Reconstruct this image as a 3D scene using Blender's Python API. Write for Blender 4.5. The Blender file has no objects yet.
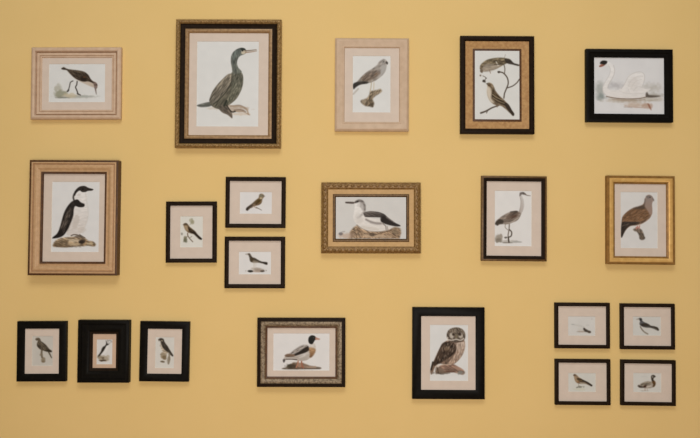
import bpy, math
import numpy as np

C = bpy.context.scene.collection
D = bpy.data

# ------------------------------------------------------------------ materials
def lin(c):
    c = np.asarray(c, dtype=float) / 255.0
    return np.where(c <= 0.04045, c / 12.92, ((c + 0.055) / 1.055) ** 2.4)

def mat(name, c1, c2=None, scale=(60, 60, 60), rough=0.5, metal=0.0, spec=0.4, bump=0.0,
        bscale=None, detail=4.0, lo=0.35, hi=0.65, bdist=0.001, attr=None):
    m = D.materials.new(name); m.use_nodes = True
    nt = m.node_tree; N = nt.nodes; L = nt.links
    b = N['Principled BSDF']
    b.inputs['Roughness'].default_value = rough
    b.inputs['Metallic'].default_value = metal
    b.inputs['Specular IOR Level'].default_value = spec
    tc = N.new('ShaderNodeTexCoord')
    def noise(sc, det):
        mp = N.new('ShaderNodeMapping'); mp.inputs['Scale'].default_value = sc
        n = N.new('ShaderNodeTexNoise'); n.inputs['Scale'].default_value = 1.0
        n.inputs['Detail'].default_value = det
        L.new(tc.outputs['Object'], mp.inputs['Vector']); L.new(mp.outputs[0], n.inputs['Vector'])
        return n
    if attr:
        a = N.new('ShaderNodeAttribute'); a.attribute_name = attr
        L.new(a.outputs['Color'], b.inputs['Base Color'])
    elif c2 is None:
        b.inputs['Base Color'].default_value = (*lin(c1), 1)
    else:
        n = noise(scale, detail)
        r = N.new('ShaderNodeValToRGB')
        r.color_ramp.elements[0].position = lo; r.color_ramp.elements[0].color = (*lin(c1), 1)
        r.color_ramp.elements[1].position = hi; r.color_ramp.elements[1].color = (*lin(c2), 1)
        L.new(n.outputs['Fac'], r.inputs[0]); L.new(r.outputs[0], b.inputs['Base Color'])
    if bump:
        n2 = noise(bscale or scale, 5.0)
        bp = N.new('ShaderNodeBump'); bp.inputs['Strength'].default_value = bump
        bp.inputs['Distance'].default_value = bdist
        L.new(n2.outputs['Fac'], bp.inputs['Height']); L.new(bp.outputs[0], b.inputs['Normal'])
    return m

M = {
 'wall':   mat('yellow_wall_paint', (224,190,124), (226,192,127), (3,3,3), rough=0.85, spec=0.15, bump=0.12, bscale=(140,140,140)),
 'floor':  mat('oak_floor', (150,112,74), (172,132,90), (2,30,2), rough=0.5),
 'ceiling':mat('ceiling_paint', (236,232,224), rough=0.9),
 'mat':    mat('pink_beige_mat_board', (206,189,173), (210,193,177), (30,30,30), rough=0.9, spec=0.1),
 'mat_warm': mat('peach_mat_board', (198,168,142), (203,173,147), (30,30,30), rough=0.9, spec=0.1),
 'bevel':  mat('cream_bevel', (232,222,206), rough=0.9, spec=0.1),
 'print':  mat('printed_paper', None, rough=0.8, spec=0.12, attr='ink'),
 'limed':  mat('limed_oak', (196,166,138), (206,178,150), (50,50,50), rough=0.55, spec=0.3, bump=0.15, bscale=(400,400,400)),
 'limed_line': mat('limed_oak_shadow_line', (150,112,80), (168,128,94), (50,50,50), rough=0.6),  # groove shade put into the limed oak colour; also a plain brown line
 'blond':  mat('blond_wood', (193,166,138), (202,175,147), (40,40,40), rough=0.5, spec=0.3, bump=0.1, bscale=(300,300,300)),
 'black':  mat('black_lacquer', (15,12,9), (20,17,12), (60,60,60), rough=0.45, spec=0.06),
 'black_brown': mat('black_brown_wood', (30,20,11), (38,26,15), (70,70,70), rough=0.5, spec=0.06),
 'dark_brown': mat('dark_brown_wood', (72,44,20), (92,58,27), (60,60,60), rough=0.5, spec=0.3),
 'gilt_carved': mat('antique_gilt_composition', (112,84,42), (164,130,80), (160,160,160), rough=0.45, metal=0.15, bump=0.6, bscale=(350,350,350)),
 'gilt_worn': mat('worn_gilt', (136,104,68), (162,128,86), (90,90,90), rough=0.45, metal=0.1, bump=0.3, bscale=(300,300,300)),
 'bronze': mat('bronzed_composition', (112,80,38), (144,110,62), (110,110,110), rough=0.45, metal=0.15, bump=0.3, bscale=(300,300,300)),
 'bronze_dark': mat('dark_bronze_lip', (84,58,24), (106,76,36), (120,120,120), rough=0.45, metal=0.2),
 'gold_flat': mat('satin_gold_leaf', (182,143,86), (192,152,94), (60,60,60), rough=0.5, metal=0.0),
 'gold_bright': mat('yellow_gilt', (208,160,88), (226,180,106), (50,50,50), rough=0.42, metal=0.3),
 'gold_edge': mat('darker_gilt', (128,90,36), (150,108,50), (60,60,60), rough=0.5, metal=0.2),  # darker gilt for the outer edge, sides and inner edge
 'burl':   mat('burl_gold_veneer', (160,116,68), (188,146,92), (90,90,90), rough=0.4, spec=0.4, lo=0.3, hi=0.7),
 'tan':    mat('tan_stained_wood', (184,146,104), (196,158,116), (70,70,70), rough=0.45, spec=0.35, bump=0.15, bscale=(300,300,300)),
 'mottled': mat('mottled_silver_bronze', (92,74,50), (140,120,92), (150,150,150), rough=0.45, metal=0.15, lo=0.38, hi=0.62, bump=0.4, bscale=(260,260,260)),
}

# ------------------------------------------------------------------ mesh helpers
def link(name, me, materials, parent=None):
    o = D.objects.new(name, me); C.objects.link(o)
    for m in materials: me.materials.append(m)
    if parent: o.parent = parent
    return o

def ring_geo(prof, W, H, cx=0.0, cz=0.0):
    """Sweep a closed profile [(inset, height)] round a mitred W x H rectangle."""
    V = []; F = []; n = len(prof)
    for sx, sz in ((-1, 1), (1, 1), (1, -1), (-1, -1)):
        for t, h in prof:
            V.append((cx + sx * (W / 2 - t), -h, cz + sz * (H / 2 - t)))
    for k in range(4):
        a = k * n; b = ((k + 1) % 4) * n
        for i in range(n):
            j = (i + 1) % n
            F.append((a + i, b + i, b + j, a + j))
    return V, F

def smooth_profile(pts):
    """pts: (inset, height) or (inset, height, 'r') meaning a rounded run through to the next."""
    out = []
    for i, p in enumerate(pts):
        out.append((p[0], p[1]))
        if len(p) > 2 and i + 1 < len(pts):
            q = pts[i + 1]; bulge = p[2]
            for k in range(1, 6):
                t = k / 6
                out.append((p[0] + (q[0] - p[0]) * t, p[1] + (q[1] - p[1]) * t + bulge * math.sin(math.pi * t)))
    return out

def bump_geo(V, F, centre, ax, bx, r, seg=8, rings=3):
    """A low half-ellipsoid boss: ax, bx are half-axis vectors in the frame plane, r its height."""
    c = np.array(centre); ax = np.array(ax); bx = np.array(bx); up = np.array((0, -1, 0)) * r
    base = len(V)
    for i in range(rings):
        e = (math.pi / 2) * i / rings
        for j in range(seg):
            a = 2 * math.pi * j / seg
            V.append(tuple(c + (ax * math.cos(a) + bx * math.sin(a)) * math.cos(e) + up * math.sin(e)))
    V.append(tuple(c + up)); top = len(V) - 1
    V.append(tuple(c - up * 0.3)); bot = len(V) - 1
    for i in range(rings - 1):
        for j in range(seg):
            k = (j + 1) % seg
            F.append((base + i * seg + j, base + i * seg + k, base + (i + 1) * seg + k, base + (i + 1) * seg + j))
    for j in range(seg):
        k = (j + 1) % seg
        F.append((base + (rings - 1) * seg + j, base + (rings - 1) * seg + k, top))
        F.append((base + k, base + j, bot))

def finish(name, V, F, materials, parent, smooth=True):
    me = D.meshes.new(name); me.from_pydata(V, [], F)
    me.validate(); me.update()
    import bmesh
    bm = bmesh.new(); bm.from_mesh(me); bmesh.ops.recalc_face_normals(bm, faces=bm.faces); bm.to_mesh(me); bm.free()
    if smooth:
        me.polygons.foreach_set('use_smooth', [True] * len(me.polygons))
        me.set_sharp_from_angle(angle=math.radians(32))
    return link(name, me, materials, parent)

def moulding(name, pts, W, H, m, parent, beads=None):
    """Mitred moulding; its back closes near the wall. beads=(inset, height, pitch, long, wide, rise, slant)"""
    pr = smooth_profile(pts)
    pr = pr + [(pr[-1][0], 0.0015), (pr[0][0], 0.0015)]
    if pr[0] == pr[-1]: pr.pop()
    V, F = ring_geo(pr, W, H)
    if beads:
        t, h, pitch, lg, wd, rise, slant = beads
        for side in range(4):
            horiz = side % 2 == 0
            length = (W if horiz else H) - 2 * t
            n = max(4, int(round(length / pitch)))
            for i in range(n):
                s = -length / 2 + (i + (0.5 if side else 0.5)) * length / n
                if horiz: c = (s, -h, (H / 2 - t) * (1 if side == 0 else -1))
                else: c = ((W / 2 - t) * (1 if side == 1 else -1), -h, s)
                a = slant if i % 2 == 0 or slant == 0 else slant
                d1 = np.array((math.cos(a), 0, math.sin(a))); d2 = np.array((-math.sin(a), 0, math.cos(a)))
                if not horiz:
                    d1, d2 = np.array((d1[2], 0, d1[0])), np.array((d2[2], 0, d2[0]))
                bump_geo(V, F, c, d1 * lg, d2 * wd, rise)
    return finish(name, V, F, [m], parent)

# ------------------------------------------------------------------ ink painter (pigment of the printed sheets)
PAPER = (215, 214, 209)
class Sheet:
    """Sheet of paper; drawing units are arbitrary sketch units, ox/oy the sheet's corner, u units per grid module."""
    def __init__(s, ox, oy, w, h, u, seed=1, paper=PAPER):
        s.u = u; s.step = u / 3.0
        nx = int(round(w / s.step)) + 1; ny = int(round(h / s.step)) + 1
        s.nx, s.ny = nx, ny
        s.X, s.Y = np.meshgrid(ox + np.linspace(0, w, nx), oy + np.linspace(0, h, ny))
        s.rs = np.random.RandomState(seed)
        s.img = np.ones((ny, nx, 3)) * np.array(paper, float)
        s.img += (s.noise(6 * u, 6 * u)[..., None] - 0.5) * 4
    def noise(s, sx, sy, ang=0.0):
        ca, sa = math.cos(ang), math.sin(ang)
        A = (s.X * ca + s.Y * sa) / sx; B = (-s.X * sa + s.Y * ca) / sy
        A = A - A.min(); B = B - B.min()
        g = s.rs.rand(int(A.max()) + 3, int(B.max()) + 3)
        i = A.astype(int); j = B.astype(int); f = A - i; k = B - j
        f = f * f * (3 - 2 * f); k = k * k * (3 - 2 * k)
        return (g[i, j] * (1 - f) * (1 - k) + g[i + 1, j] * f * (1 - k) + g[i, j + 1] * (1 - f) * k + g[i + 1, j + 1] * f * k)
    def spline(s, pts, closed, n=6):
        P = np.array(pts, float); m = len(P); out = []
        for i in range(m if closed else m - 1):
            if closed: a, b, c, d = P[(i - 1) % m], P[i], P[(i + 1) % m], P[(i + 2) % m]
            else: a, b, c, d = P[max(i - 1, 0)], P[i], P[i + 1], P[min(i + 2, m - 1)]
            for k in range(n):
                t = k / n
                out.append(0.5 * ((2 * b) + (c - a) * t + (2 * a - 5 * b + 4 * c - d) * t * t + (3 * b - a - 3 * c + d) * t ** 3))
        if not closed: out.append(P[-1])
        return np.array(out)
    def sd(s, pts, closed):
        X, Y = s.X, s.Y; best = np.full(X.shape, 1e18); ins = np.zeros(X.shape, bool)
        m = len(pts)
        for i in range(m if closed else m - 1):
            a = pts[i]; b = pts[(i + 1) % m]; dx, dy = b - a; L = dx * dx + dy * dy + 1e-12
            t = np.clip(((X - a[0]) * dx + (Y - a[1]) * dy) / L, 0, 1)
            d = (X - a[0] - t * dx) ** 2 + (Y - a[1] - t * dy) ** 2
            best = np.minimum(best, d)
            if closed and abs(dy) > 1e-9:
                c = ((a[1] > Y) != (b[1] > Y)) & (X < dx * (Y - a[1]) / dy + a[0])
                ins ^= c
        best = np.sqrt(best)
        return np.where(ins, best, -best) if closed else best
    def put(s, m, col):
        s.img = s.img * (1 - m[..., None]) + col * m[..., None]
    def poly(s, pts, c1, c2=None, ang=90, soft=0.8, a=1.0, tex=0.0, tang=0.0, tl=3.0, tw=0.6, sharp=False):
        q = np.array(pts, float) if sharp else s.spline(pts, True)
        m = np.clip(0.5 + s.sd(q, True) / (soft * s.u), 0, 1) * a
        c1 = np.array(c1, float); col = np.ones(s.img.shape) * c1
        if c2 is not None:
            r = math.radians(ang); pr = s.X * math.cos(r) + s.Y * math.sin(r)
            pq = q[:, 0] * math.cos(r) + q[:, 1] * math.sin(r)
            t = np.clip((pr - pq.min()) / (pq.max() - pq.min() + 1e-9), 0, 1)[..., None]
            col = c1 * (1 - t) + np.array(c2, float) * t
        if tex:
            nz = s.noise(tl * s.u, tw * s.u, math.radians(tang)) - 0.5
            col = np.clip(col * (1 + tex * 2 * nz[..., None]), 0, 255)
        s.put(m, col); return m
    def line(s, pts, w, c, a=1.0, w2=None, straight=False, soft=0.7):
        q = np.array(pts, float) if straight else s.spline(pts, False)
        X, Y = s.X, s.Y; best = np.full(X.shape, -1e9); m = len(q)
        for i in range(m - 1):
            p0 = q[i]; dx, dy = q[i + 1] - p0; L = dx * dx + dy * dy + 1e-12
            t = np.clip(((X - p0[0]) * dx + (Y - p0[1]) * dy) / L, 0, 1)
            d = np.sqrt((X - p0[0] - t * dx) ** 2 + (Y - p0[1] - t * dy) ** 2)
            f = (i + t) / (m - 1); ww = w if w2 is None else w + (w2 - w) * f
            best = np.maximum(best, ww / 2 - d)
        s.put(np.clip(0.5 + best / (soft * s.u), 0, 1) * a, np.array(c, float))
    def wash(s, cx, cy, rx, ry, c, a=0.8, rot=0.0, rough=0.5, edge=0.45):
        r = math.radians(rot); x = s.X - cx; y = s.Y - cy
        u = (x * math.cos(r) + y * math.sin(r)) / rx; v = (-x * math.sin(r) + y * math.cos(r)) / ry
        d = np.sqrt(u * u + v * v) + (s.noise(2.2 * s.u, 2.0 * s.u) - 0.5) * rough
        s.put(np.clip((1 - d) / edge, 0, 1) * a, np.array(c, float))
    def flecks(s, pts, n, c, length, w, ang, a=0.6, jit=15):
        """short feather marks scattered inside an outline"""
        q = s.spline(pts, True); lo = q.min(0); hi = q.max(0); k = 0; tries = 0
        while k < n and tries < n * 20:
            tries += 1
            p = lo + s.rs.rand(2) * (hi - lo)
            ins = False
            for i in range(len(q)):
                A = q[i]; B = q[(i + 1) % len(q)]
                if (A[1] > p[1]) != (B[1] > p[1]) and p[0] < (B[0] - A[0]) * (p[1] - A[1]) / (B[1] - A[1]) + A[0]: ins = not ins
            if not ins: continue
            k += 1
            r = math.radians(ang + (s.rs.rand() - 0.5) * 2 * jit); d = np.array((math.cos(r), math.sin(r))) * length / 2
            s.line([p - d, p + d], w, c, a, straight=True)
    def settle(s):
        for k in range(1):                      # the ink bleeds a little into the paper
            p = np.pad(s.img, ((1, 1), (1, 1), (0, 0)), 'edge')
            s.img = (p[:-2, 1:-1] + p[2:, 1:-1] + p[1:-1, :-2] + p[1:-1, 2:] + 2 * p[1:-1, 1:-1]) / 6
    def build(s, name, W, H, cx, cz, y, parent):
        s.settle()
        nx, ny = s.nx, s.ny
        xs = np.linspace(cx - W / 2, cx + W / 2, nx); zs = np.linspace(cz + H / 2, cz - H / 2, ny)
        XX, ZZ = np.meshgrid(xs, zs)
        co = np.stack([XX, np.full_like(XX, -y), ZZ], -1).reshape(-1, 3)
        idx = np.arange(nx * ny).reshape(ny, nx)
        q = np.stack([idx[:-1, :-1], idx[1:, :-1], idx[1:, 1:], idx[:-1, 1:]], -1).reshape(-1, 4)
        n0 = len(co)
        # back of the sheet: four more corners and a rim, so that it has a thickness
        bc = np.array([(cx - W / 2, -y + 0.0006, cz + H / 2), (cx + W / 2, -y + 0.0006, cz + H / 2),
                       (cx + W / 2, -y + 0.0006, cz - H / 2), (cx - W / 2, -y + 0.0006, cz - H / 2)])
        co = np.vstack([co, bc])
        faces = [tuple(f) for f in q.tolist()] + [(n0, n0 + 1, n0 + 2, n0 + 3)]
        me = D.meshes.new(name); me.from_pydata(co.tolist(), [], faces); me.update()
        at = me.color_attributes.new('ink', 'FLOAT_COLOR', 'POINT')
        g = (s.img @ np.array([0.3, 0.59, 0.11]))[..., None]; ink = g + (s.img - g) * 0.86
        rgba = np.ones((len(co), 4), np.float32); rgba[:n0, :3] = lin(np.clip(ink, 0, 255)).reshape(-1, 3)
        rgba[n0:, :3] = 0.7
        at.data.foreach_set('color', rgba.ravel())
        return link(name, me, [M['print']], parent)

# ------------------------------------------------------------------ the printed birds
def sheet(crop, rect, s, seed, paper=PAPER):
    return Sheet((rect[0] - crop[0]) * s, (rect[1] - crop[1]) * s, (rect[2] - rect[0]) * s, (rect[3] - rect[1]) * s, s, seed, paper)

def paint_sandpiper():
    s = sheet((46, 60), (48.9, 63.7, 104.4, 101.8), 10.94, 1)
    s.wash(330, 398, 280, 26, (176, 172, 158), 0.75, edge=0.6); s.wash(420, 396, 160, 16, (160, 164, 156), 0.6)
    s.wash(130, 300, 62, 50, (168, 164, 144), 0.7); s.wash(160, 365, 75, 48, (140, 138, 112), 0.8); s.wash(260, 385, 90, 30, (196, 178, 140), 0.6)
    s.wash(180, 408, 80, 12, (120, 118, 104), 0.7)
    s.line([(290, 226), (264, 242), (254, 285), (240, 338)], 11, (84, 78, 72)); s.line([(244, 325), (232, 340)], 16, (70, 64, 58))
    s.line([(336, 232), (332, 268), (320, 294), (334, 330), (348, 370)], 12, (66, 60, 54)); s.line([(340, 365), (372, 380)], 12, (70, 64, 58))
    s.poly([(235, 122), (300, 190), (352, 226), (420, 258), (480, 285), (524, 298), (545, 262), (500, 222), (400, 170), (300, 140)], (206, 192, 176), (190, 172, 152), 60, 1.2)
    body = [(162, 92), (186, 74), (208, 84), (236, 96), (300, 105), (372, 115), (420, 130), (458, 162), (480, 200), (504, 228), (536, 246), (520, 256), (486, 240), (452, 232), (404, 232), (352, 218), (306, 192), (262, 152), (222, 110), (190, 104)]
    s.poly(body, (78, 66, 52), (50, 38, 28), 70, 1.0, tex=0.35, tang=35, tl=3, tw=0.5)
    s.flecks([(260, 110), (380, 120), (460, 180), (470, 220), (380, 220), (300, 170)], 60, (128, 110, 86), 26, 4, 38, 0.35)
    s.poly([(370, 190), (410, 170), (440, 200), (430, 228), (385, 226)], (38, 28, 20), soft=2, a=0.8)
    s.wash(412, 186, 22, 12, (120, 76, 44), 0.5)
    s.poly([(512, 240), (540, 244), (558, 270), (552, 306), (536, 318), (524, 296)], (112, 90, 80), (134, 112, 98), 80, 1.0, tex=0.2)
    s.line([(532, 296), (540, 336), (546, 372)], 20, (128, 112, 104), w2=6)
    s.wash(546, 268, 7, 7, (50, 36, 30), 0.9, rough=0)
    s.line([(170, 94), (205, 96)], 9, (40, 34, 28))
    return s

def paint_cormorant():
    s = sheet((192, 36), (196.7, 40.8, 258, 126.0), 4.66, 2)
    s.wash(195, 340, 85, 16, (178, 156, 134), 0.8); s.line([(180, 326), (222, 322), (250, 338)], 7, (128, 106, 86), 0.7); s.line([(196, 344), (226, 342), (248, 350)], 6, (120, 98, 80), 0.7); s.wash(225, 362, 55, 8, (206, 186, 164), 0.7); s.wash(120, 336, 60, 8, (198, 186, 168), 0.6)
    s.line([(160, 322), (200, 326), (246, 332), (262, 362)], 8, (170, 146, 122), 0.8); s.line([(180, 352), (232, 350), (268, 366)], 4, (160, 132, 106), 0.8)
    s.poly([(22, 322), (50, 312), (84, 306), (100, 318), (76, 328), (40, 330)], (110, 110, 102), (84, 84, 76), 0, 0.9, tex=0.3)
    body = [(186, 168), (206, 160), (226, 164), (236, 190), (232, 232), (222, 262), (206, 290), (182, 312), (152, 330), (122, 338), (96, 328), (82, 308), (84, 284), (98, 250), (124, 216), (152, 190)]
    s.poly(body, (118, 110, 92), (82, 78, 64), 60, 0.8, tex=0.3, tang=125, tl=4, tw=0.7)
    s.poly([(182, 172), (206, 160), (232, 176), (234, 226), (216, 270), (188, 302), (160, 322), (150, 310), (170, 280), (180, 240)], (100, 98, 84), (118, 114, 94), 90, 1.4, tex=0.3, tang=110, tl=3, tw=0.6)
    s.poly([(180, 174), (162, 178), (136, 204), (112, 232), (92, 266), (80, 300), (98, 314), (116, 300), (140, 276), (164, 246), (180, 216), (186, 190)], (150, 138, 118), (94, 88, 76), 110, 0.9, tex=0.4, tang=125, tl=4, tw=0.6)
    s.line([(184, 178), (180, 216), (160, 254), (128, 292), (100, 316)], 4, (46, 46, 36), 0.8)
    s.line([(166, 192), (136, 228), (106, 274)], 3, (76, 68, 54), 0.6); s.line([(172, 204), (144, 244), (116, 284)], 2.5, (70, 64, 50), 0.6)
    s.flecks([(190, 180), (228, 180), (228, 240), (180, 300), (160, 310)], 60, (54, 56, 44), 12, 2.5, 115, 0.5)
    s.poly([(190, 172), (182, 140), (178, 108), (184, 80), (200, 62), (222, 52), (240, 54), (250, 66), (244, 80), (222, 90), (211, 104), (207, 124), (213, 144), (229, 164), (214, 172)], (92, 98, 92), (104, 106, 94), 90, 0.8, tex=0.3, tang=85, tl=3, tw=0.6)
    s.line([(188, 100), (190, 130), (202, 160)], 5, (66, 74, 72), 0.45); s.line([(206, 66), (196, 84), (192, 104)], 7, (120, 134, 126), 0.5)
    s.poly([(222, 54), (240, 54), (246, 62), (230, 66)], (48, 52, 46), soft=0.8)
    s.poly([(230, 66), (246, 64), (250, 72), (238, 82), (226, 78)], (196, 184, 158), soft=1)
    s.wash(233, 66, 4, 4, (24, 24, 20), 1, rough=0)
    s.line([(244, 66), (270, 64), (296, 60)], 6, (128, 110, 92), w2=3); s.line([(246, 74), (272, 71), (298, 66)], 5, (156, 124, 98), w2=3)
    s.poly([(122, 330), (150, 318), (168, 338), (186, 360), (186, 382), (166, 366), (140, 354)], (92, 84, 72), (112, 98, 84), 45, 0.9, tex=0.3, tang=45)
    s.line([(160, 320), (182, 350), (200, 350)], 6, (58, 52, 42)); s.line([(150, 322), (160, 300)], 10, (50, 52, 42))
    return s

def paint_pale_raptor():
    s = sheet((348, 52), (352.8, 55.8, 390.5, 112.2), 6.84, 3)
    s.poly([(152, 268), (176, 262), (200, 258), (224, 252), (232, 268), (214, 284), (188, 300), (170, 322), (180, 350), (170, 376), (146, 372), (118, 368), (92, 348), (88, 332), (112, 322), (132, 312), (146, 290)], (150, 132, 106), (104, 88, 68), 80, 1.6, tex=0.4, tang=125, tl=2.5, tw=0.7)
    s.wash(110, 340, 22, 16, (170, 154, 130), 0.6); s.line([(150, 300), (150, 340), (170, 372)], 8, (84, 70, 52), 0.7); s.line([(196, 270), (222, 262)], 6, (90, 78, 60), 0.6)
    s.line([(160, 208), (158, 236), (152, 268)], 6, (186, 170, 140)); s.line([(178, 208), (176, 256)], 5, (196, 180, 150))
    s.line([(36, 288), (70, 252)], 12, (186, 178, 168), 0.9)
    body = [(222, 56), (242, 46), (262, 54), (270, 74), (262, 96), (256, 124), (240, 152), (212, 178), (178, 200), (140, 212), (98, 220), (60, 232), (38, 246), (36, 226), (64, 200), (92, 168), (128, 136), (166, 112), (196, 90), (208, 70)]
    s.poly(body, (158, 150, 142), (140, 128, 114), 100, 1.0, tex=0.2, tang=140, tl=3, tw=0.8)
    s.poly([(230, 90), (262, 90), (254, 128), (236, 152), (206, 176), (224, 130)], (172, 168, 162), soft=2.2, a=0.9)
    s.poly([(96, 172), (130, 144), (172, 124), (206, 126), (222, 144), (202, 164), (170, 184), (130, 200), (100, 200)], (128, 114, 102), (118, 100, 84), 90, 1.6, tex=0.3, tang=140, tl=3)
    s.wash(190, 152, 18, 9, (120, 92, 66), 0.5, -35)
    s.poly([(36, 218), (66, 204), (104, 200), (140, 204), (130, 216), (86, 222), (56, 240), (38, 254)], (52, 48, 44), (66, 60, 54), 0, 1.1, tex=0.3, tang=150)
    s.wash(240, 66, 16, 13, (134, 130, 124), 0.8); s.wash(245, 66, 4, 4, (40, 36, 32), 0.9, rough=0)
    s.poly([(258, 64), (272, 68), (272, 82), (264, 80)], (66, 60, 54), soft=0.9)
    return s

def paint_finch_pair():
    s = sheet((472, 48), (474.1, 50.7, 519.1, 119.8), 5.92, 4, (214, 213, 207))
    br = (84, 72, 60)
    s.line([(156, 142), (182, 148), (206, 176), (212, 210), (202, 240), (190, 270), (186, 298)], 7, br); s.line([(184, 90), (192, 120), (190, 150)], 5, br, 0.9)
    s.line([(204, 238), (238, 226), (264, 206), (278, 186)], 6, br); s.line([(48, 388), (80, 376), (116, 356), (152, 344)], 10, br, w2=7)
    s.line([(92, 368), (82, 388)], 4, br); s.line([(186, 72), (190, 56), (196, 38)], 2.5, (120, 110, 100), 0.7)
    s.wash(156, 142, 11, 8, (70, 58, 48), 0.9); s.wash(66, 198, 12, 12, (62, 54, 46), 0.95); s.line([(60, 166), (78, 178), (68, 200)], 3, br); s.wash(80, 180, 6, 5, (70, 62, 54), 0.8)
    # bird leaning down from above
    up = [(44, 128), (44, 106), (58, 88), (84, 70), (120, 60), (164, 56), (204, 60), (224, 68), (222, 82), (196, 94), (170, 108), (134, 126), (96, 134), (66, 140)]
    s.poly(up, (132, 118, 90), (110, 92, 68), 90, 1.0, tex=0.3, tang=170, tl=3)
    s.poly([(54, 132), (66, 104), (90, 94), (130, 96), (168, 100), (146, 120), (104, 138), (72, 140)], (158, 144, 126), soft=2, a=0.9, tex=0.2)
    s.flecks([(80, 76), (160, 60), (210, 66), (190, 90), (120, 92)], 34, (70, 58, 42), 14, 3, 175, 0.6)
    s.line([(140, 82), (152, 104)], 6, (208, 200, 184), 0.9); s.line([(158, 76), (200, 84)], 6, (58, 46, 34), 0.8); s.line([(130, 98), (176, 96)], 5, (64, 52, 40), 0.7)
    s.poly([(190, 64), (222, 66), (246, 88), (278, 98), (274, 106), (240, 98), (206, 90)], (62, 54, 46), soft=1, tex=0.3)
    s.poly([(44, 132), (60, 130), (58, 148), (46, 144)], (112, 96, 78), soft=0.9); s.wash(56, 112, 4, 4, (40, 32, 26), 0.9, rough=0)
    s.wash(46, 164, 8, 8, (120, 102, 86), 0.8, rough=0.2); s.line([(100, 132), (106, 150)], 3, (120, 92, 70))
    # bird sitting below
    lo = [(84, 214), (98, 206), (116, 214), (128, 234), (136, 254), (158, 282), (184, 306), (208, 332), (226, 362), (244, 390), (240, 404), (222, 388), (196, 364), (170, 346), (140, 342), (112, 326), (94, 298), (86, 264), (90, 236)]
    s.poly(lo, (140, 120, 92), (96, 80, 62), 60, 1.0, tex=0.3, tang=50)
    s.poly([(88, 232), (104, 240), (112, 268), (110, 300), (126, 324), (108, 322), (92, 298), (84, 262)], (206, 192, 170), soft=2, a=0.95)
    s.poly([(118, 246), (134, 262), (162, 292), (198, 330), (214, 350), (186, 342), (142, 322), (116, 294)], (82, 66, 46), (60, 48, 34), 45, 1.2, tex=0.4, tang=45)
    s.line([(118, 276), (146, 296), (180, 310)], 4, (188, 168, 128), 0.8); s.line([(122, 296), (150, 314), (190, 330)], 3.5, (176, 158, 124), 0.7)
    s.poly([(192, 324), (214, 336), (234, 370), (248, 392), (240, 404), (216, 376), (196, 350)], (56, 46, 36), soft=0.9)
    s.wash(100, 222, 13, 11, (96, 74, 52), 0.8); s.poly([(78, 212), (92, 208), (92, 220)], (92, 82, 70), soft=0.8, sharp=True); s.wash(96, 222, 3, 3, (30, 24, 18), 1, rough=0)
    s.line([(140, 338), (146, 352)], 4, (120, 96, 74))
    return s

def paint_swan():
    s = sheet((591, 54), (594, 58, 663.9, 114.1), 7.065, 5, (216, 214, 212))
    s.wash(65, 250, 45, 75, (146, 150, 142), 0.65, edge=0.8); s.wash(70, 305, 50, 35, (118, 128, 122), 0.7, edge=0.8); s.wash(170, 225, 90, 32, (170, 166, 166), 0.6, edge=0.8)
    s.wash(430, 240, 110, 45, (178, 172, 160), 0.7, edge=0.9); s.wash(450, 290, 90, 22, (150, 142, 126), 0.6, edge=0.8); s.wash(430, 318, 100, 22, (186, 176, 160), 0.6)
    s.wash(250, 328, 190, 22, (176, 160, 138), 0.75, edge=0.7); s.wash(320, 360, 110, 26, (190, 162, 138), 0.7, edge=0.7); s.wash(400, 365, 50, 22, (176, 136, 110), 0.6)
    wh = (229, 226, 222)
    s.poly([(112, 62), (140, 66), (160, 90), (166, 124), (156, 162), (136, 196), (122, 224), (118, 246), (140, 258), (180, 258), (214, 246), (240, 210), (262, 162), (296, 138), (340, 128), (368, 136), (378, 160), (372, 196), (362, 226), (380, 244), (420, 244), (400, 266), (392, 296), (350, 308), (280, 314), (200, 312), (130, 304), (100, 288), (84, 262), (88, 224), (110, 190), (134, 150), (140, 118), (128, 90), (104, 80)], wh, (222, 216, 210), 90, 1.0, tex=0.03)
    g = (186, 179, 172)
    s.line([(160, 84), (168, 124), (156, 166), (128, 214), (120, 244)], 4, g, 0.75); s.line([(122, 80), (138, 110), (130, 150), (104, 196), (86, 236), (88, 268), (112, 298)], 3, g, 0.6)
    s.line([(214, 246), (238, 214), (262, 166), (300, 138), (346, 128), (376, 148), (374, 196), (360, 232)], 3.5, g, 0.7)
    s.line([(262, 230), (284, 190), (330, 160), (366, 160)], 3, g, 0.5); s.line([(280, 250), (310, 200), (356, 180)], 3, g, 0.5); s.line([(300, 262), (330, 232), (390, 246), (420, 244)], 3, g, 0.6)
    s.line([(200, 262), (240, 276), (300, 282), (370, 276)], 3, g, 0.5); s.line([(262, 250), (272, 272)], 3, g, 0.5); s.wash(300, 210, 50, 55, (206, 198, 190), 0.4)
    s.line([(110, 302), (180, 314), (260, 318), (340, 314), (392, 302)], 6, (112, 88, 68), 0.85); s.line([(150, 320), (260, 330), (380, 322)], 4, (136, 106, 84), 0.6)
    s.line([(240, 366), (300, 374), (380, 380)], 5, (170, 128, 104), 0.6); s.line([(232, 374), (290, 380)], 3, (120, 96, 80), 0.5)
    s.poly([(386, 280), (396, 270), (408, 288), (450, 292), (488, 296), (440, 306), (390, 304)], (80, 68, 58), soft=1.3, a=0.85)
    s.poly([(398, 350), (412, 358), (424, 394), (410, 380)], (140, 84, 60), soft=1.3, a=0.8); s.line([(380, 330), (470, 322)], 4, (160, 146, 124), 0.6)
    s.poly([(60, 94), (66, 82), (90, 68), (104, 74), (96, 86), (74, 96)], (166, 104, 82), soft=0.9)
    s.poly([(66, 66), (76, 54), (96, 50), (116, 56), (112, 72), (96, 80), (80, 76), (68, 74)], (40, 36, 32), soft=0.9)
    s.line([(62, 94), (92, 84)], 3, (90, 60, 48), 0.8)
    return s

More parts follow.
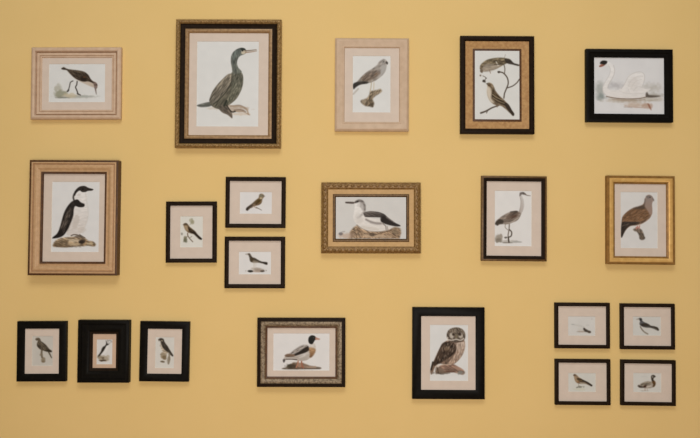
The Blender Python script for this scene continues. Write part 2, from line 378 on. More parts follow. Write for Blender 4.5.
def paint_auk():
    s = sheet((48, 178), (51.8, 181.7, 98.2, 251.8), 5.615, 6, (216, 214, 210))
    s.poly([(30, 374), (44, 352), (72, 338), (110, 332), (140, 330), (176, 326), (204, 336), (226, 352), (250, 356), (266, 372), (256, 384), (220, 380), (190, 384), (150, 384), (100, 390), (56, 388), (34, 386)], (172, 146, 112), (120, 96, 68), 70, 1.4, tex=0.4, tang=20, tl=2.5, tw=0.8)
    s.wash(60, 374, 32, 16, (84, 66, 44), 0.7); s.wash(186, 362, 18, 20, (50, 40, 30), 0.8); s.wash(146, 352, 50, 12, (214, 196, 166), 0.6); s.wash(236, 368, 24, 8, (202, 182, 142), 0.7); s.wash(100, 356, 30, 10, (90, 72, 50), 0.6, -15); s.wash(190, 356, 22, 16, (44, 34, 26), 0.8); s.wash(150, 372, 40, 8, (196, 172, 136), 0.7); s.wash(110, 386, 90, 6, (90, 72, 52), 0.6)
    s.poly([(140, 96), (156, 80), (186, 74), (212, 78), (214, 100), (208, 140), (216, 170), (222, 204), (216, 244), (200, 284), (180, 312), (150, 324), (112, 322), (104, 300), (124, 240), (142, 180), (148, 130)], (226, 222, 217), (208, 199, 190), 90, 0.9, tex=0.05)
    s.poly([(150, 126), (170, 136), (192, 144), (198, 160), (176, 164), (150, 158), (142, 176), (140, 210), (134, 232), (122, 262), (110, 290), (88, 322), (60, 336), (28, 340), (30, 332), (52, 312), (66, 280), (76, 240), (88, 196), (106, 160), (130, 132)], (44, 38, 34), (34, 28, 24), 90, 0.9, tex=0.3, tang=105)
    s.poly([(66, 284), (82, 250), (98, 206), (118, 168), (128, 180), (112, 230), (92, 280)], (90, 78, 68), soft=2.2, a=0.6, tex=0.4, tang=105, tl=2)
    s.flecks([(74, 270), (100, 200), (130, 170), (120, 250), (90, 310)], 26, (130, 116, 102), 14, 2.5, 110, 0.5)
    s.line([(110, 300), (124, 262), (138, 214)], 3, (150, 138, 126), 0.6)
    s.poly([(140, 96), (144, 76), (158, 58), (176, 46), (200, 44), (220, 54), (246, 62), (240, 70), (218, 72), (204, 78), (186, 78), (172, 70), (156, 82), (146, 100)], (40, 36, 32), (56, 48, 42), 0, 0.8)
    s.line([(142, 90), (138, 110), (146, 134)], 9, (54, 48, 42), 0.9, soft=1); s.poly([(140, 132), (160, 120), (182, 138), (200, 146), (196, 160), (160, 160)], (38, 33, 29)); s.wash(170, 92, 14, 10, (190, 182, 174), 0.5); s.wash(150, 250, 22, 60, (188, 176, 164), 0.5, 15); s.wash(190, 290, 30, 20, (196, 186, 174), 0.5); s.wash(190, 62, 5, 5, (14, 12, 10), 1, rough=0); s.line([(216, 62), (246, 64)], 3, (24, 20, 18))
    s.line([(206, 86), (210, 120), (222, 190), (214, 246), (196, 292)], 5, (196, 188, 178), 0.5, soft=1.6)
    s.wash(168, 330, 28, 10, (112, 98, 84), 0.8); s.line([(130, 324), (146, 318), (170, 322), (196, 338)], 6, (92, 78, 64), 0.9); s.line([(176, 318), (206, 336)], 5, (70, 58, 46), 0.8)
    return s

def paint_leaf_finch():
    s = sheet((176, 212), (180.5, 216.3, 202.6, 247.2), 10.95, 7, (214, 211, 200))
    s.wash(170, 95, 30, 40, (164, 158, 128), 0.75); s.wash(186, 110, 20, 26, (146, 140, 108), 0.6); s.line([(176, 70), (166, 120), (150, 140)], 5, (130, 124, 96), 0.6)
    s.wash(104, 306, 30, 36, (92, 92, 66), 0.85); s.wash(64, 240, 16, 18, (140, 136, 124), 0.8); s.wash(100, 280, 20, 20, (128, 120, 92), 0.6)
    s.line([(126, 236), (132, 262), (150, 290), (184, 326)], 9, (108, 92, 74)); s.line([(128, 262), (112, 284)], 6, (120, 104, 84)); s.line([(146, 286), (172, 268)], 6, (120, 104, 84), 0.8); s.line([(134, 210), (128, 250)], 6, (130, 100, 80))
    s.poly([(80, 138), (92, 124), (112, 122), (132, 138), (150, 162), (182, 188), (212, 214), (236, 246), (270, 280), (282, 294), (272, 304), (250, 296), (220, 268), (194, 244), (160, 234), (128, 220), (104, 196), (92, 168)], (116, 92, 62), (56, 42, 28), 50, 1.0, tex=0.35, tang=48)
    s.poly([(90, 150), (116, 146), (130, 168), (136, 200), (120, 208), (100, 188)], (176, 150, 114), soft=2.0, a=0.85)
    s.poly([(134, 166), (162, 180), (200, 214), (214, 240), (180, 232), (146, 212)], (36, 28, 20), soft=1.2, a=0.9); s.line([(150, 178), (180, 196)], 7, (120, 96, 56), 0.8); s.line([(156, 202), (186, 212)], 5, (150, 124, 80), 0.6)
    s.line([(216, 244), (276, 296)], 16, (40, 34, 28), 0.9)
    s.wash(106, 134, 20, 13, (74, 60, 42), 0.7); s.poly([(74, 140), (92, 132), (90, 146)], (84, 70, 56), soft=0.8, sharp=True)
    return s

def paint_bunting():
    s = sheet((236, 188), (240, 192, 271.7, 213.6), 15.64, 8, (216, 213, 210))
    s.wash(390, 190, 40, 120, (222, 216, 196), 0.5, edge=0.8)
    s.line([(318, 306), (356, 322), (402, 346)], 14, (108, 96, 84), w2=6); s.line([(292, 276), (296, 304), (330, 314)], 8, (140, 112, 92), 0.9)
    s.poly([(364, 104), (392, 88), (420, 94), (440, 120), (432, 148), (414, 170), (408, 206), (392, 240), (362, 262), (320, 276), (280, 290), (256, 306), (226, 318), (196, 344), (178, 354), (160, 342), (164, 318), (190, 292), (226, 262), (262, 232), (296, 200), (330, 172), (352, 148)], (132, 112, 84), (92, 74, 56), 120, 1.0, tex=0.3, tang=140)
    s.poly([(300, 210), (336, 178), (372, 172), (394, 190), (392, 226), (366, 256), (320, 268), (298, 250)], (84, 64, 30), (96, 72, 46), 90, 1.5, tex=0.4, tang=130); s.wash(356, 206, 26, 24, (70, 52, 14), 0.6)
    s.wash(398, 120, 34, 26, (122, 118, 96), 0.9); s.wash(388, 160, 26, 14, (196, 180, 140), 0.8); s.wash(380, 100, 16, 8, (90, 86, 74), 0.6); s.poly([(430, 112), (452, 128), (434, 138)], (110, 100, 86), soft=0.8, sharp=True); s.wash(410, 112, 5, 5, (30, 26, 20), 1, rough=0)
    s.poly([(160, 342), (166, 312), (200, 284), (244, 258), (268, 272), (240, 300), (202, 322), (182, 352)], (52, 44, 38), (70, 58, 46), 0, 1.2, tex=0.3, tang=140)
    s.line([(250, 300), (294, 284), (340, 274)], 8, (190, 160, 136), 0.7); s.line([(276, 250), (262, 292)], 6, (170, 130, 110), 0.6)
    return s

def paint_thrush():
    s = sheet((236, 248), (239, 251.7, 270.9, 274.2), 14.6, 9, (217, 214, 210))
    s.wash(300, 310, 120, 34, (176, 164, 150), 0.7); s.wash(300, 340, 120, 18, (160, 136, 116), 0.7); s.wash(210, 338, 44, 20, (44, 40, 34), 0.95); s.wash(386, 336, 42, 20, (50, 44, 36), 0.95); s.wash(144, 334, 16, 16, (180, 174, 166), 0.7); s.wash(440, 330, 14, 16, (150, 142, 132), 0.7)
    s.poly([(262, 300), (330, 296), (396, 320), (400, 340), (300, 334)], (150, 132, 116), soft=2, a=0.7)
    s.line([(262, 206), (264, 250), (262, 296)], 12, (196, 184, 166), 0.8); s.line([(290, 206), (288, 290)], 8, (196, 184, 168), 0.7)
    s.poly([(168, 92), (186, 76), (206, 84), (220, 106), (240, 134), (276, 146), (320, 172), (360, 192), (410, 206), (452, 212), (452, 240), (420, 234), (370, 222), (330, 214), (290, 212), (246, 210), (212, 198), (200, 174), (194, 140), (184, 110)], (92, 80, 66), (56, 48, 38), 40, 1.0, tex=0.25, tang=30)
    s.poly([(214, 150), (246, 146), (262, 180), (246, 204), (216, 196)], (70, 56, 36), soft=1.6, a=0.85); s.poly([(250, 186), (290, 190), (330, 204), (290, 214), (246, 212)], (160, 146, 126), soft=1.8, a=0.8)
    s.poly([(390, 206), (452, 210), (454, 242), (420, 236)], (44, 36, 28), soft=1.3, a=0.9)
    s.poly([(134, 90), (170, 80), (180, 98), (150, 98)], (150, 140, 128), soft=1.2, a=0.9); s.wash(184, 94, 6, 6, (30, 26, 22), 1, rough=0)
    return s

def paint_guillemot():
    s = sheet((334, 194), (336.3, 196.7, 406.3, 239.8), 9.13, 10, (205, 202, 196))
    s.poly([(130, 416), (150, 350), (180, 312), (212, 290), (250, 320), (330, 350), (420, 346), (500, 332), (560, 306), (606, 318), (616, 360), (600, 416)], (166, 138, 108), (148, 120, 92), 0, 1.6, tex=0.35, tang=30, tl=2, tw=0.6, sharp=True)
    s.wash(120, 390, 90, 34, (190, 166, 146), 0.85); s.wash(230, 330, 30, 24, (120, 94, 70), 0.6); s.wash(300, 390, 60, 18, (196, 168, 136), 0.6); s.wash(180, 380, 40, 34, (128, 102, 78), 0.5); s.wash(66, 372, 24, 18, (112, 106, 106), 0.85); s.wash(90, 352, 26, 10, (160, 154, 150), 0.7); s.wash(570, 350, 50, 46, (126, 108, 84), 0.7, edge=0.7); s.wash(440, 396, 120, 18, (186, 160, 130), 0.7)
    s.line([(176, 350), (204, 370), (212, 416)], 7, (96, 76, 56), 0.8); s.line([(216, 330), (250, 370), (262, 400)], 6, (98, 78, 58), 0.8); s.line([(540, 370), (570, 392)], 10, (80, 64, 50), 0.8); s.wash(352, 376, 44, 22, (70, 58, 46), 0.7); s.line([(380, 380), (470, 352), (520, 340)], 7, (90, 72, 54), 0.7)
    s.line([(170, 360), (164, 416)], 5, (120, 96, 74), 0.7)
    W_ = (228, 225, 220)
    s.poly([(190, 76), (206, 56), (236, 46), (264, 56), (284, 84), (292, 118), (290, 156), (300, 200), (360, 230), (420, 236), (460, 260), (476, 300), (534, 296), (526, 316), (500, 334), (470, 344), (420, 350), (360, 348), (300, 336), (250, 312), (212, 282), (186, 246), (178, 208), (186, 166), (192, 120)], W_, (214, 206, 196), 90, 0.8, tex=0.03)
    s.poly([(206, 56), (236, 46), (266, 56), (286, 86), (292, 122), (288, 158), (276, 150), (276, 118), (262, 88), (240, 72), (216, 78), (196, 82), (192, 70)], (104, 96, 90), (128, 120, 114), 0, 1.3, tex=0.3)
    s.wash(240, 100, 28, 30, (196, 190, 184), 0.6); s.line([(200, 72), (222, 66)], 10, (56, 50, 46), 0.9); s.wash(220, 68, 6, 6, (24, 20, 18), 1, rough=0)
    s.poly([(108, 70), (140, 68), (186, 70), (192, 82), (176, 88), (140, 86), (110, 82)], (88, 76, 70), (104, 90, 82), 0, 0.8); s.line([(112, 78), (176, 80)], 3, (44, 36, 32), 0.8)
    s.line([(280, 110), (280, 150), (262, 184), (240, 206), (222, 218)], 18, (132, 124, 118), 0.55, soft=2)
    s.wash(216, 200, 30, 50, (204, 198, 190), 0.6, 20); s.wash(240, 250, 40, 30, (200, 192, 182), 0.5); s.wash(330, 320, 110, 18, (196, 186, 172), 0.5, 8); s.wash(262, 110, 26, 44, (150, 142, 136), 0.55, -15)
    s.poly([(272, 172), (292, 164), (330, 158), (372, 160), (420, 168), (462, 186), (492, 214), (530, 244), (570, 272), (606, 290), (602, 300), (560, 298), (510, 288), (462, 272), (430, 250), (440, 218), (380, 214), (320, 214), (288, 212), (276, 196)], (92, 84, 78), (46, 40, 36), 20, 0.9, tex=0.3, tang=20, tl=4)
    s.poly([(430, 216), (466, 206), (500, 240), (540, 264), (600, 290), (560, 298), (470, 276), (432, 252)], (40, 34, 30), (52, 46, 42), 0, 1.4, a=0.9); s.line([(480, 216), (520, 240), (550, 262)], 8, (130, 120, 112), 0.7)
    s.line([(296, 172), (360, 168), (430, 184)], 7, (130, 122, 116), 0.6); s.line([(290, 206), (360, 210), (436, 214)], 5, (44, 38, 34), 0.8)
    s.line([(296, 236), (330, 254), (380, 268), (430, 272)], 16, (124, 114, 108), 0.8, soft=1.6); s.line([(336, 266), (400, 280), (452, 276)], 12, (150, 140, 134), 0.7, soft=1.6); s.line([(450, 274), (474, 300), (478, 330)], 7, (96, 84, 76), 0.8)
    s.line([(212, 284), (250, 314), (300, 338), (364, 350), (440, 348), (500, 332)], 4, (120, 106, 92), 0.7); s.line([(488, 300), (494, 330)], 5, (96, 80, 66), 0.7)
    return s

def paint_heron():
    s = sheet((490, 186), (494.6, 190.8, 531.7, 246), 6.84, 11, (219, 216, 211))
    s.wash(130, 380, 105, 12, (178, 172, 162), 0.7); s.wash(60, 352, 32, 32, (144, 132, 116), 0.8); s.wash(56, 372, 30, 20, (118, 108, 92), 0.7); s.wash(108, 354, 14, 8, (84, 74, 64), 0.8); s.wash(190, 382, 46, 7, (160, 158, 152), 0.7); s.wash(120, 388, 40, 6, (124, 116, 104), 0.7)
    s.line([(132, 262), (130, 300), (124, 340), (128, 384)], 7, (112, 100, 88)); s.line([(106, 262), (104, 284), (124, 302)], 5, (150, 138, 126)); s.line([(134, 300), (148, 316), (146, 340), (132, 350)], 8, (84, 74, 64)); s.line([(126, 350), (130, 386)], 8, (70, 60, 50))
    s.poly([(212, 60), (222, 74), (228, 106), (230, 140), (222, 172), (210, 198), (194, 196), (200, 168), (210, 134), (210, 100), (204, 74)], (196, 190, 184), (178, 166, 156), 90, 1.0)
    s.line([(208, 80), (212, 110), (206, 160), (198, 184)], 4, (140, 128, 120), 0.6); s.line([(228, 90), (232, 136), (222, 174)], 3, (160, 150, 142), 0.6)
    s.poly([(200, 176), (212, 190), (204, 214), (186, 236), (154, 250), (118, 262), (84, 262), (62, 266), (52, 272), (44, 262), (34, 262), (40, 246), (54, 230), (78, 210), (110, 190), (144, 176), (176, 170)], (150, 136, 124), (118, 102, 88), 90, 1.0, tex=0.25, tang=155)
    s.poly([(140, 184), (176, 172), (196, 182), (188, 204), (160, 224), (126, 232), (110, 214)], (96, 80, 68), (110, 90, 76), 90, 1.8, tex=0.35, tang=150, a=0.85); s.line([(140, 178), (186, 174)], 7, (52, 44, 38), 0.8); s.wash(166, 206, 30, 12, (84, 56, 42), 0.5, -20)
    s.poly([(34, 262), (44, 240), (66, 228), (92, 240), (86, 258), (60, 262), (50, 272)], (62, 54, 46), soft=1.4, a=0.9); s.line([(90, 256), (150, 246), (196, 216)], 5, (190, 178, 164), 0.7)
    s.poly([(204, 72), (202, 56), (212, 46), (230, 44), (244, 54), (236, 60), (218, 58)], (120, 110, 104), soft=0.9); s.line([(206, 48), (228, 44), (246, 56)], 6, (72, 64, 60), 0.8)
    s.line([(234, 52), (252, 62), (278, 66)], 9, (124, 110, 100), w2=3); s.wash(230, 52, 3, 3, (30, 26, 24), 1, rough=0)
    return s

def paint_dove():
    s = sheet((616, 188), (620.6, 192, 658.2, 248), 6.84, 12, (212, 209, 204))
    s.poly([(120, 282), (150, 272), (176, 284), (188, 304), (196, 326), (202, 344), (184, 356), (164, 348), (160, 326), (146, 302), (126, 294)], (116, 100, 84), (88, 76, 62), 80, 1.3, tex=0.4, tang=60, tl=2)
    s.line([(150, 262), (142, 280)], 8, (190, 120, 104)); s.line([(164, 258), (160, 278)], 7, (190, 124, 108)); s.wash(150, 270, 18, 7, (190, 130, 116), 0.8)
    s.poly([(206, 66), (222, 48), (240, 48), (256, 62), (258, 84), (250, 106), (252, 140), (250, 176), (236, 204), (208, 228), (176, 246), (140, 256), (100, 262), (70, 286), (50, 318), (38, 340), (34, 320), (36, 270), (38, 226), (48, 194), (80, 160), (120, 136), (158, 126), (186, 112), (200, 88)], (140, 112, 90), (104, 76, 54), 110, 0.9, tex=0.25, tang=145)
    s.poly([(206, 66), (224, 48), (242, 50), (256, 66), (256, 90), (250, 110), (252, 150), (250, 176), (234, 180), (220, 150), (204, 130), (198, 100)], (142, 128, 120), (160, 130, 112), 90, 1.4, a=0.95); s.wash(226, 60, 18, 14, (112, 104, 98), 0.7); s.line([(202, 76), (200, 110), (190, 124)], 8, (96, 86, 80), 0.6)
    s.poly([(44, 212), (60, 182), (98, 154), (144, 138), (186, 138), (218, 156), (230, 180), (216, 206), (180, 224), (130, 232), (80, 234)], (118, 84, 56), (128, 92, 62), 80, 1.5, tex=0.22, tang=150, tl=3)
    s.flecks([(60, 200), (100, 160), (180, 145), (220, 170), (180, 215), (80, 225)], 46, (84, 60, 42), 9, 4, 145, 0.35, 30); s.flecks([(60, 200), (100, 160), (180, 145), (220, 170), (180, 215), (80, 225)], 26, (150, 122, 96), 12, 3, 145, 0.4, 30)
    s.poly([(120, 140), (156, 126), (190, 120), (200, 140), (160, 144)], (76, 62, 52), soft=2, a=0.8)
    s.poly([(40, 240), (70, 232), (120, 232), (164, 236), (140, 250), (98, 258), (72, 280), (54, 310), (38, 340), (34, 300)], (62, 52, 46), (44, 36, 30), 90, 1.2, tex=0.3, tang=130)
    s.line([(40, 262), (90, 246)], 5, (130, 110, 92), 0.5)
    s.poly([(254, 64), (266, 76), (264, 90), (256, 80)], (128, 116, 110), soft=0.9); s.wash(238, 62, 5, 5, (40, 28, 24), 0.95, rough=0)
    return s

def paint_grey_falcon():
    s = sheet((28, 332), (32.5, 336, 52.8, 365.6), 11.53, 13, (196, 190, 178))
    s.wash(176, 318, 30, 36, (138, 122, 96), 0.9); s.wash(180, 340, 26, 16, (120, 104, 78), 0.7); s.line([(160, 214), (158, 250), (164, 292)], 22, (110, 96, 76), 0.9); s.wash(156, 262, 22, 20, (128, 114, 90), 0.7)
    s.line([(240, 236), (254, 262), (270, 296)], 18, (96, 86, 68), w2=12)
    s.poly([(88, 78), (104, 66), (128, 68), (142, 84), (150, 104), (176, 124), (204, 146), (228, 176), (250, 200), (272, 216), (270, 232), (248, 232), (210, 226), (176, 214), (144, 202), (118, 180), (104, 154), (106, 124), (112, 102)], (104, 90, 72), (58, 48, 34), 60, 1.0, tex=0.4, tang=45)
    s.flecks([(120, 120), (160, 120), (240, 200), (200, 215), (130, 180)], 26, (132, 118, 94), 16, 6, 45, 0.5); s.wash(112, 82, 20, 10, (76, 64, 48), 0.7); s.line([(90, 84), (100, 96)], 9, (92, 80, 62)); s.line([(212, 210), (264, 224)], 10, (44, 36, 24), 0.8)
    return s

def paint_tern():
    s = sheet((90, 334), (96.4, 339.7, 111.5, 364.4), 12.17, 14, (212, 208, 202))
    s.wash(156, 300, 82, 44, (166, 150, 124), 0.85); s.wash(110, 280, 34, 30, (140, 124, 98), 0.7); s.wash(152, 326, 54, 16, (70, 52, 34), 0.85); s.wash(150, 296, 22, 14, (96, 76, 54), 0.7); s.wash(210, 280, 24, 26, (176, 162, 138), 0.7)
    s.poly([(178, 150), (206, 136), (214, 160), (204, 200), (180, 240), (152, 256), (140, 236), (164, 200)], (222, 218, 212), soft=1.2)
    s.poly([(184, 82), (194, 104), (204, 122), (220, 128), (204, 140), (190, 148), (176, 176), (160, 206), (138, 236), (116, 262), (100, 280), (94, 270), (108, 244), (126, 214), (134, 186), (150, 160), (170, 148), (186, 122)], (40, 34, 30), (48, 40, 30), 90, 1.0, tex=0.2)
    s.wash(232, 98, 22, 16, (202, 200, 198), 0.9); s.line([(204, 96), (224, 82), (250, 88)], 7, (110, 104, 98), 0.8); s.line([(240, 102), (262, 98)], 5, (120, 100, 88), 0.8); s.line([(206, 112), (232, 116)], 6, (120, 112, 106), 0.8); s.wash(204, 82, 8, 8, (110, 100, 90), 0.7)
    return s

def paint_dark_falcon():
    s = sheet((150, 332), (155.6, 337, 174, 367.8), 10.95, 15, (208, 204, 194))
    s.wash(150, 262, 40, 44, (150, 132, 104), 0.9); s.wash(160, 280, 26, 34, (112, 92, 62), 0.7); s.wash(142, 324, 34, 14, (104, 90, 68), 0.9); s.wash(206, 300, 22, 48, (140, 128, 108), 0.85); s.wash(122, 246, 16, 14, (132, 118, 94), 0.7)
    s.poly([(112, 110), (140, 118), (160, 150), (190, 190), (200, 226), (170, 232), (140, 214), (122, 176)], (196, 182, 160), (176, 158, 132), 60, 1.3, tex=0.2)
    s.poly([(92, 84), (106, 70), (128, 68), (148, 80), (156, 104), (172, 130), (194, 158), (210, 186), (232, 220), (254, 256), (244, 264), (220, 244), (200, 222), (176, 206), (148, 182), (130, 152), (118, 124), (112, 100)], (74, 66, 56), (44, 36, 28), 60, 1.0, tex=0.3, tang=55)
    s.wash(130, 96, 10, 12, (180, 166, 140), 0.8); s.wash(118, 80, 20, 9, (60, 52, 42), 0.8); s.line([(92, 84), (98, 98)], 7, (80, 70, 56)); s.poly([(196, 200), (220, 216), (250, 262), (224, 248)], (80, 74, 62), soft=1.4, a=0.8); s.wash(112, 150, 8, 16, (150, 140, 124), 0.6)
    s.line([(210, 236), (214, 300), (204, 346)], 18, (130, 118, 98), 0.8)
    return s

def paint_shelduck():
    s = sheet((270, 330), (273.4, 333.4, 329.4, 370.5), 9.95, 16, (219, 216, 212))
    s.poly([(120, 384), (150, 376), (176, 356), (210, 338), (236, 322), (276, 326), (320, 330), (360, 340), (400, 356), (450, 364), (506, 374), (500, 388), (430, 390), (330, 392), (220, 394), (140, 392)], (146, 128, 108), (108, 94, 78), 90, 1.3, tex=0.25, tang=10, tl=3, tw=0.8)
    s.wash(200, 362, 50, 30, (60, 58, 42), 0.85); s.wash(236, 342, 24, 16, (50, 46, 34), 0.8); s.wash(270, 358, 90, 36, (112, 88, 68), 0.85); s.wash(230, 366, 60, 24, (64, 54, 42), 0.7); s.wash(340, 366, 70, 22, (140, 112, 92), 0.8); s.line([(180, 388), (300, 380), (420, 386), (496, 384)], 7, (74, 58, 46), 0.7); s.wash(410, 372, 80, 16, (170, 144, 122), 0.8); s.wash(390, 384, 90, 6, (90, 72, 60), 0.6); s.wash(300, 350, 30, 26, (172, 136, 112), 0.7); s.wash(150, 384, 30, 7, (96, 88, 74), 0.7)
    s.line([(282, 300), (276, 340), (262, 372)], 12, (178, 120, 92)); s.line([(314, 306), (318, 350), (334, 380)], 12, (160, 96, 70)); s.line([(330, 330), (300, 386)], 8, (150, 92, 70), 0.6)
    s.poly([(410, 130), (440, 132), (456, 170), (452, 210), (430, 250), (404, 278), (360, 302), (310, 310), (260, 302), (210, 296), (160, 300), (140, 312), (132, 300), (150, 268), (200, 252), (270, 226), (330, 200), (384, 180), (396, 150)], (206, 198, 188), (176, 164, 152), 90, 0.9, tex=0.06)
    s.wash(416, 156, 22, 26, (212, 204, 196), 0.8, edge=0.7); s.wash(330, 250, 60, 26, (208, 202, 196), 0.8, -20, edge=0.8); s.wash(200, 282, 60, 12, (206, 198, 190), 0.7); s.wash(330, 292, 60, 12, (170, 158, 148), 0.6)
    s.poly([(384, 178), (420, 176), (450, 190), (452, 214), (436, 246), (412, 272), (394, 270), (396, 240), (388, 210)], (172, 136, 98), (128, 88, 54), 90, 1.6, tex=0.2)
    s.poly([(212, 224), (244, 196), (290, 166), (330, 150), (368, 148), (384, 164), (364, 180), (320, 206), (270, 226), (226, 238), (176, 250), (190, 238)], (156, 148, 140), (128, 118, 110), 110, 1.2, tex=0.35, tang=150)
    s.poly([(340, 180), (376, 164), (388, 182), (384, 206), (352, 226), (306, 242), (262, 256), (220, 266), (196, 260), (240, 240), (300, 210)], (42, 36, 32), (54, 44, 36), 0, 1.0, tex=0.2)
    s.poly([(146, 256), (170, 240), (214, 240), (246, 248), (240, 264), (196, 270), (160, 270)], (136, 106, 84), (100, 80, 64), 90, 1.1, tex=0.3)
    s.line([(160, 292), (220, 292), (268, 298)], 9, (72, 60, 50), 0.9); s.poly([(128, 300), (142, 290), (152, 300), (146, 320), (134, 324)], (80, 74, 72), soft=1.0); s.line([(232, 280), (300, 290), (360, 280)], 4, (176, 166, 156), 0.6)
    s.line([(160, 272), (250, 276), (330, 250)], 4, (150, 136, 122), 0.6)
    s.poly([(384, 124), (380, 96), (388, 70), (410, 54), (436, 56), (456, 72), (458, 90), (444, 106), (432, 126), (418, 142), (396, 138)], (44, 44, 40), (32, 30, 28), 90, 0.8, tex=0.15)
    s.poly([(452, 72), (474, 80), (496, 88), (490, 98), (470, 98), (452, 98)], (182, 132, 110), soft=0.9); s.wash(434, 78, 5, 5, (120, 110, 100), 0.7, rough=0)
    return s

def paint_owl():
    s = sheet((426, 320), (429.9, 324.8, 468.1, 380.6), 6.84, 17, (214, 213, 209))
    s.poly([(64, 352), (92, 316), (130, 302), (180, 300), (220, 318), (256, 340), (266, 362), (250, 374), (220, 366), (180, 358), (130, 364), (90, 370)], (168, 128, 106), (122, 98, 82), 90, 1.2, tex=0.35, tang=20)
    s.wash(236, 358, 30, 18, (130, 130, 122), 0.8); s.wash(160, 352, 70, 8, (90, 60, 46), 0.7); s.wash(90, 340, 40, 26, (118, 100, 84), 0.8); s.wash(110, 364, 60, 10, (96, 84, 70), 0.7)
    body = [(150, 140), (200, 150), (258, 136), (268, 170), (262, 210), (244, 248), (216, 282), (184, 304), (140, 308), (96, 300), (64, 318), (50, 352), (36, 374), (28, 352), (34, 320), (52, 282), (72, 236), (96, 188), (120, 156)]
    s.poly(body, (150, 124, 104), (116, 92, 74), 100, 0.9, tex=0.35, tang=100)
    s.poly([(206, 158), (256, 150), (266, 172), (260, 212), (236, 256), (204, 288), (172, 302), (150, 296), (180, 262), (204, 218)], (186, 166, 148), (170, 142, 120), 90, 1.3, tex=0.25, tang=100)
    s.flecks([(210, 165), (258, 160), (256, 215), (210, 280), (165, 295), (195, 235)], 34, (112, 84, 66), 9, 3, 100, 0.65)
    s.poly([(112, 160), (150, 148), (190, 158), (208, 180), (204, 214), (182, 240), (150, 262), (116, 284), (84, 300), (56, 314), (52, 290), (72, 246), (92, 200)], (78, 62, 50), (58, 44, 34), 90, 1.1, tex=0.4, tang=120)
    s.flecks([(110, 170), (180, 160), (200, 190), (150, 250), (80, 290), (90, 220)], 30, (160, 140, 120), 10, 4, 100, 0.6); s.wash(144, 196, 20, 22, (150, 126, 98), 0.45)
    s.line([(46, 290), (36, 340)], 12, (50, 40, 32), 0.9); s.wash(44, 362, 14, 12, (120, 108, 98), 0.7); s.line([(62, 320), (110, 308), (170, 304)], 6, (206, 180, 156), 0.8); s.line([(78, 330), (84, 362)], 8, (60, 46, 36), 0.7)
    s.poly([(144, 124), (142, 94), (156, 68), (182, 54), (214, 50), (246, 60), (266, 84), (270, 116), (258, 140), (230, 150), (196, 150), (162, 144)], (104, 92, 78), (92, 78, 66), 90, 0.9, tex=0.4, tang=60)
    s.flecks([(160, 70), (240, 62), (262, 96), (210, 90), (150, 96)], 24, (170, 158, 138), 6, 3, 60, 0.5)
    s.wash(176, 106, 22, 24, (196, 186, 170), 0.85, rough=0.2); s.wash(238, 106, 20, 24, (196, 186, 170), 0.85, rough=0.2); s.wash(188, 98, 14, 14, (70, 56, 44), 0.9, rough=0.2); s.wash(232, 96, 14, 15, (64, 50, 40), 0.9, rough=0.2)
    s.wash(188, 98, 4, 4, (16, 12, 10), 1, rough=0); s.wash(230, 96, 4, 4, (16, 12, 10), 1, rough=0); s.poly([(208, 96), (216, 108), (212, 132), (202, 118)], (120, 108, 84), soft=1)
    s.line([(148, 120), (150, 134), (180, 138), (206, 132), (238, 138), (258, 126)], 8, (218, 208, 194), 0.8); s.line([(160, 146), (206, 154), (252, 144)], 5, (80, 62, 50), 0.8)
    return s

def paint_faint_gull():
    s = sheet((564, 312), (568.1, 316.4, 595.2, 335.5), 16.22, 18, (206, 203, 196))
    s.wash(270, 312, 90, 14, (178, 164, 148), 0.75); s.wash(270, 324, 90, 8, (140, 124, 108), 0.6); s.wash(280, 280, 90, 24, (196, 192, 182), 0.6)
    s.poly([(110, 200), (150, 196), (200, 206), (250, 212), (310, 236), (300, 250), (240, 232), (170, 216)], (186, 184, 176), soft=2, a=0.8)
    s.wash(150, 204, 36, 11, (168, 168, 162), 0.7); s.wash(380, 214, 40, 16, (188, 188, 180), 0.6); s.wash(454, 112, 14, 14, (178, 172, 166), 0.7)
    s.poly([(312, 272), (330, 258), (356, 276), (390, 296), (432, 312), (436, 334), (406, 342), (376, 328), (346, 322), (324, 302)], (88, 78, 66), (66, 56, 44), 30, 1.2, tex=0.3)
    s.wash(332, 272, 16, 14, (52, 44, 38), 0.9); s.wash(414, 326, 20, 13, (58, 46, 36), 0.9); s.line([(316, 250), (326, 236)], 8, (160, 156, 150), 0.6)
    return s

def paint_blue_tit():
    s = sheet((628, 312), (632.9, 316.6, 660.8, 335.4), 16.22, 19, (202, 200, 192))
    s.line([(200, 240), (226, 286), (268, 326), (318, 356)], 20, (140, 130, 114), 0.9, w2=26); s.line([(206, 250), (250, 310)], 7, (100, 90, 76), 0.7)
    s.poly([(170, 112), (186, 98), (210, 98), (228, 112), (236, 144), (268, 168), (310, 184), (346, 206), (376, 222), (430, 232), (480, 248), (504, 284), (492, 302), (456, 288), (410, 268), (360, 256), (300, 254), (250, 244), (212, 226), (190, 206), (186, 176), (196, 150)], (84, 84, 84), (66, 58, 46), 30, 1.0, tex=0.3, tang=25)
    s.poly([(210, 200), (250, 186), (320, 196), (350, 214), (300, 230), (240, 228)], (48, 42, 34), soft=1.4, a=0.9); s.wash(300, 208, 46, 10, (66, 54, 34), 0.7); s.wash(240, 170, 30, 16, (92, 96, 100), 0.7); s.wash(206, 124, 18, 24, (44, 42, 40), 0.9)
    s.poly([(134, 120), (170, 106), (180, 122), (152, 126)], (150, 140, 126), soft=1.4, a=0.9); s.line([(380, 240), (430, 236), (486, 268)], 9, (50, 42, 32), 0.8); s.line([(404, 252), (476, 284)], 7, (150, 142, 124), 0.6); s.wash(204, 228, 20, 12, (140, 132, 122), 0.7)
    return s

